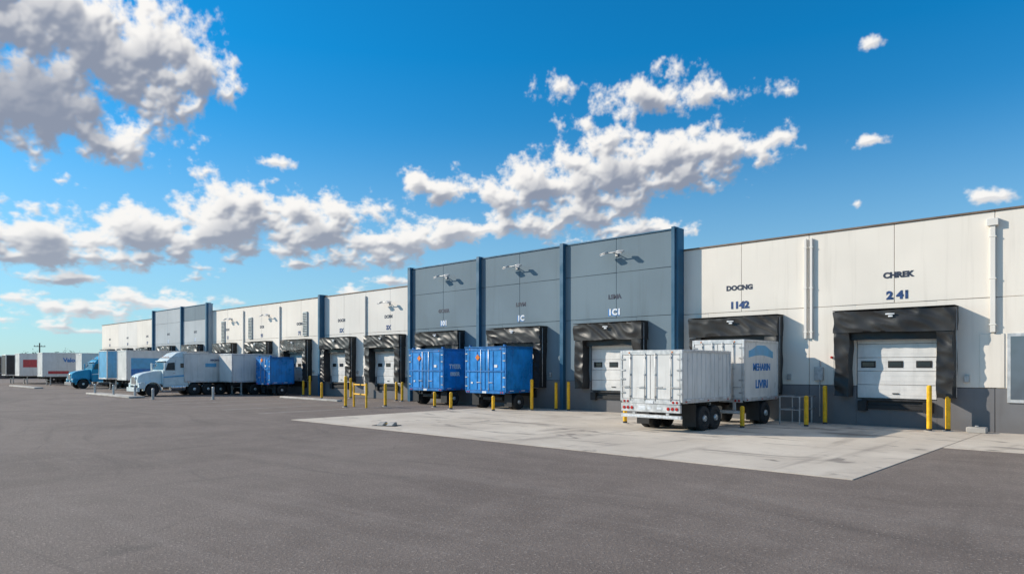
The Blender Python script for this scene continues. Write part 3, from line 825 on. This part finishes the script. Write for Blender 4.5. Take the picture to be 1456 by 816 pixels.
def sstep(v, a, b):
    t = np.clip((v-a)/(b-a), 0, 1); return t*t*(3-2*t)
def shift(f, dx, dy):
    return np.roll(np.roll(f, -int(round(dx*PPD)), 1), -int(round(dy*PPD)), 0)
X = azg; Y = 20*np.log(1+elg/6)
w1 = fbm(X*.20, Y*.20, 4, 3)*4.2; w2 = fbm(X*.20+40, Y*.20, 4, 8)*2.2
wf1 = fbm(X*.9, Y*.9, 4, 23)*1.1; wf2 = fbm(X*.9+9, Y*.9, 4, 28)*.7
acc = np.full_like(X, -3)
for (a, e, ra, re) in CL:
    sc = min(1.0, (re/1.6))
    l = np.sqrt(((azg+(w1+wf1)*sc-a)/(ra*1.10))**2+((elg+(w2+wf2)*sc-e)/(re*1.12))**2)
    m = (1-l)*min(1.25, .50+.35*re)
    h = np.clip(.5+.5*(acc-m)/.16, 0, 1); acc = m*(1-h)+acc*h+.16*h*(1-h)
f1 = fbm(X*.42, Y*.55, 9, 41, .62)
bl1 = fbm(X*.8+wf1, Y*.8+wf2, 5, 61, .5, True)
D = acc*1.05-.01+f1*2.35+bl1*.30
D = np.where(acc < -.55, D-(-.55-acc)*3, D)
alpha = sstep(D, -.06, .66)**.85
T = np.clip(blur(D, 1.6), 0, 1.5); Tb = blur(T, 5)
S = np.zeros_like(T)
for kq in range(1, 11):
    S += shift(Tb if kq > 3 else T, -.14*kq, .24*kq)
S /= 10
Hh = blur(np.sqrt(np.clip(D, 0, 2)), 1.6)*.9+blur(np.sqrt(np.clip(D, 0, 2)), 6)*2.0
gy_, gx_ = np.gradient(Hh, 1/PPD)
nrm = np.sqrt(gx_**2+gy_**2+1.0)
lam = np.clip((gx_*.40-gy_*.62+.66)/nrm, 0, 1)
lit = .42*np.clip(lam/.78, 0, 1.2)+.66*np.exp(-2.2*np.clip(S-.20, 0, 3))
lit = lit*(1-.28*sstep(Tb, .5, 1.3))
lit = lit*(1-.45*sstep(-azg, 28, 34)*sstep(elg, 14, 16)*sstep(-elg, -21, -18.5))   # extra shade painted into the middle of the big cumulus
lit = sstep(lit, .12, .98)
c0 = np.array([.27, .305, .39]); c1 = np.array([.98, .955, .92])
rgb = c0[None, None]*(1-lit[..., None])+c1[None, None]*lit[..., None]
haze = np.clip(1-elg/14, 0, 1)[..., None]*.30
rgb = rgb*(1-haze)+np.array([.74, .79, .84])[None, None]*haze
edge = sstep(azg, A0, A0+4)*sstep(-azg, -A1, -A1+4)*sstep(-elg, -E1, -E1+3)*sstep(elg, .3, 2)
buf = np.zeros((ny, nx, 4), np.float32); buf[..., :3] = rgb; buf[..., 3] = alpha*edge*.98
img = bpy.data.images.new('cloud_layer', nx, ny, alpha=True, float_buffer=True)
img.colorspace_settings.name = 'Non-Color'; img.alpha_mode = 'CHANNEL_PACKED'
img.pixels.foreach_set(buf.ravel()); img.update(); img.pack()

world = bpy.data.worlds.new('World'); scene.world = world; world.use_nodes = True
nt = world.node_tree; nt.nodes.clear()
out = nt.nodes.new('ShaderNodeOutputWorld'); bg = nt.nodes.new('ShaderNodeBackground')
sky = nt.nodes.new('ShaderNodeTexSky'); sky.sky_type = 'NISHITA'; sky.sun_disc = False
sky.sun_elevation = R(SUN_EL); sky.sun_rotation = math.atan2(SUNV.x, SUNV.y) % (2*math.pi)
sky.air_density = 1.0; sky.dust_density = .4; sky.ozone_density = 3.0
STR = .12
bg.inputs['Strength'].default_value = STR
tc = nt.nodes.new('ShaderNodeTexCoord').outputs['Generated']
fw = (-.690, .7238, 0); rt = (.7238, .690, 0)
sepd = nt.nodes.new('ShaderNodeSeparateXYZ'); nt.links.new(tc, sepd.inputs[0])
az = math_(nt, 'MULTIPLY', math_(nt, 'ARCTAN2', vmath(nt, 'DOT_PRODUCT', tc, rt), vmath(nt, 'DOT_PRODUCT', tc, fw)), 57.2958)
el = math_(nt, 'MULTIPLY', math_(nt, 'ARCSINE', sepd.outputs[2]), 57.2958)
cb = nt.nodes.new('ShaderNodeCombineXYZ')
nt.links.new(math_(nt, 'MULTIPLY_ADD', az, 1/(A1-A0), -A0/(A1-A0)), cb.inputs[0])
nt.links.new(math_(nt, 'MULTIPLY_ADD', el, 1/(E1-E0), -E0/(E1-E0)), cb.inputs[1])
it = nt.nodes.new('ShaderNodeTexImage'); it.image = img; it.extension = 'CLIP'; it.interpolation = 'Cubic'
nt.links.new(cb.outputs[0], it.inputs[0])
K = 1/STR
hz = maprange(nt, el, 0, 24, 0, 1, 'LINEAR')
tint = mixc(nt, hz, (.60, .98, 1.10), (.05, .95, 1.36))
skyc = mixc(nt, 1.0, sky.outputs[0], tint, 'MULTIPLY')
haze = maprange(nt, el, 0, 20, .55, 0)
skyc2 = mixc(nt, haze, skyc, (.46*K, .66*K, .82*K))
# broken cloud added above the framed sky, as brighter, neutral fill light
on = noise_(nt, tc, 3.2, 4, .55).outputs['Fac']
om = math_(nt, 'MULTIPLY', maprange(nt, on, .44, .60), maprange(nt, el, 34, 46, 0, .9))
skyc2 = mixc(nt, om, skyc2, (.80*K, .76*K, .72*K))
cc = vmath(nt, 'MULTIPLY', it.outputs['Color'], (K, K, K))
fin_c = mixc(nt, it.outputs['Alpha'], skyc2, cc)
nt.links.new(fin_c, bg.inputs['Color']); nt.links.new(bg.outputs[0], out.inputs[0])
world.cycles.sampling_method = 'MANUAL'; world.cycles.sample_map_resolution = 256

sun = bpy.data.lights.new('sun', 'SUN'); sun.energy = 5.0; sun.angle = R(.5); sun.color = (1, .90, .76)
so = bpy.data.objects.new('sun', sun); coll.objects.link(so)
so.rotation_euler = (-SUNV).to_track_quat('-Z', 'Y').to_euler(); so.location = (-40, -60, 60)

cam = bpy.data.cameras.new('camera'); co = bpy.data.objects.new('camera', cam); coll.objects.link(co)
co.location = (0, -29.73, 2.4); co.rotation_euler = (R(90), 0, R(43.63))
cam.lens = 36*980/1456; cam.sensor_width = 36; cam.shift_y = (520-408)/1456; cam.clip_end = 6000; cam.clip_start = .1
scene.camera = co
scene.view_settings.view_transform = 'Standard'; scene.view_settings.look = 'None'; scene.view_settings.exposure = 0
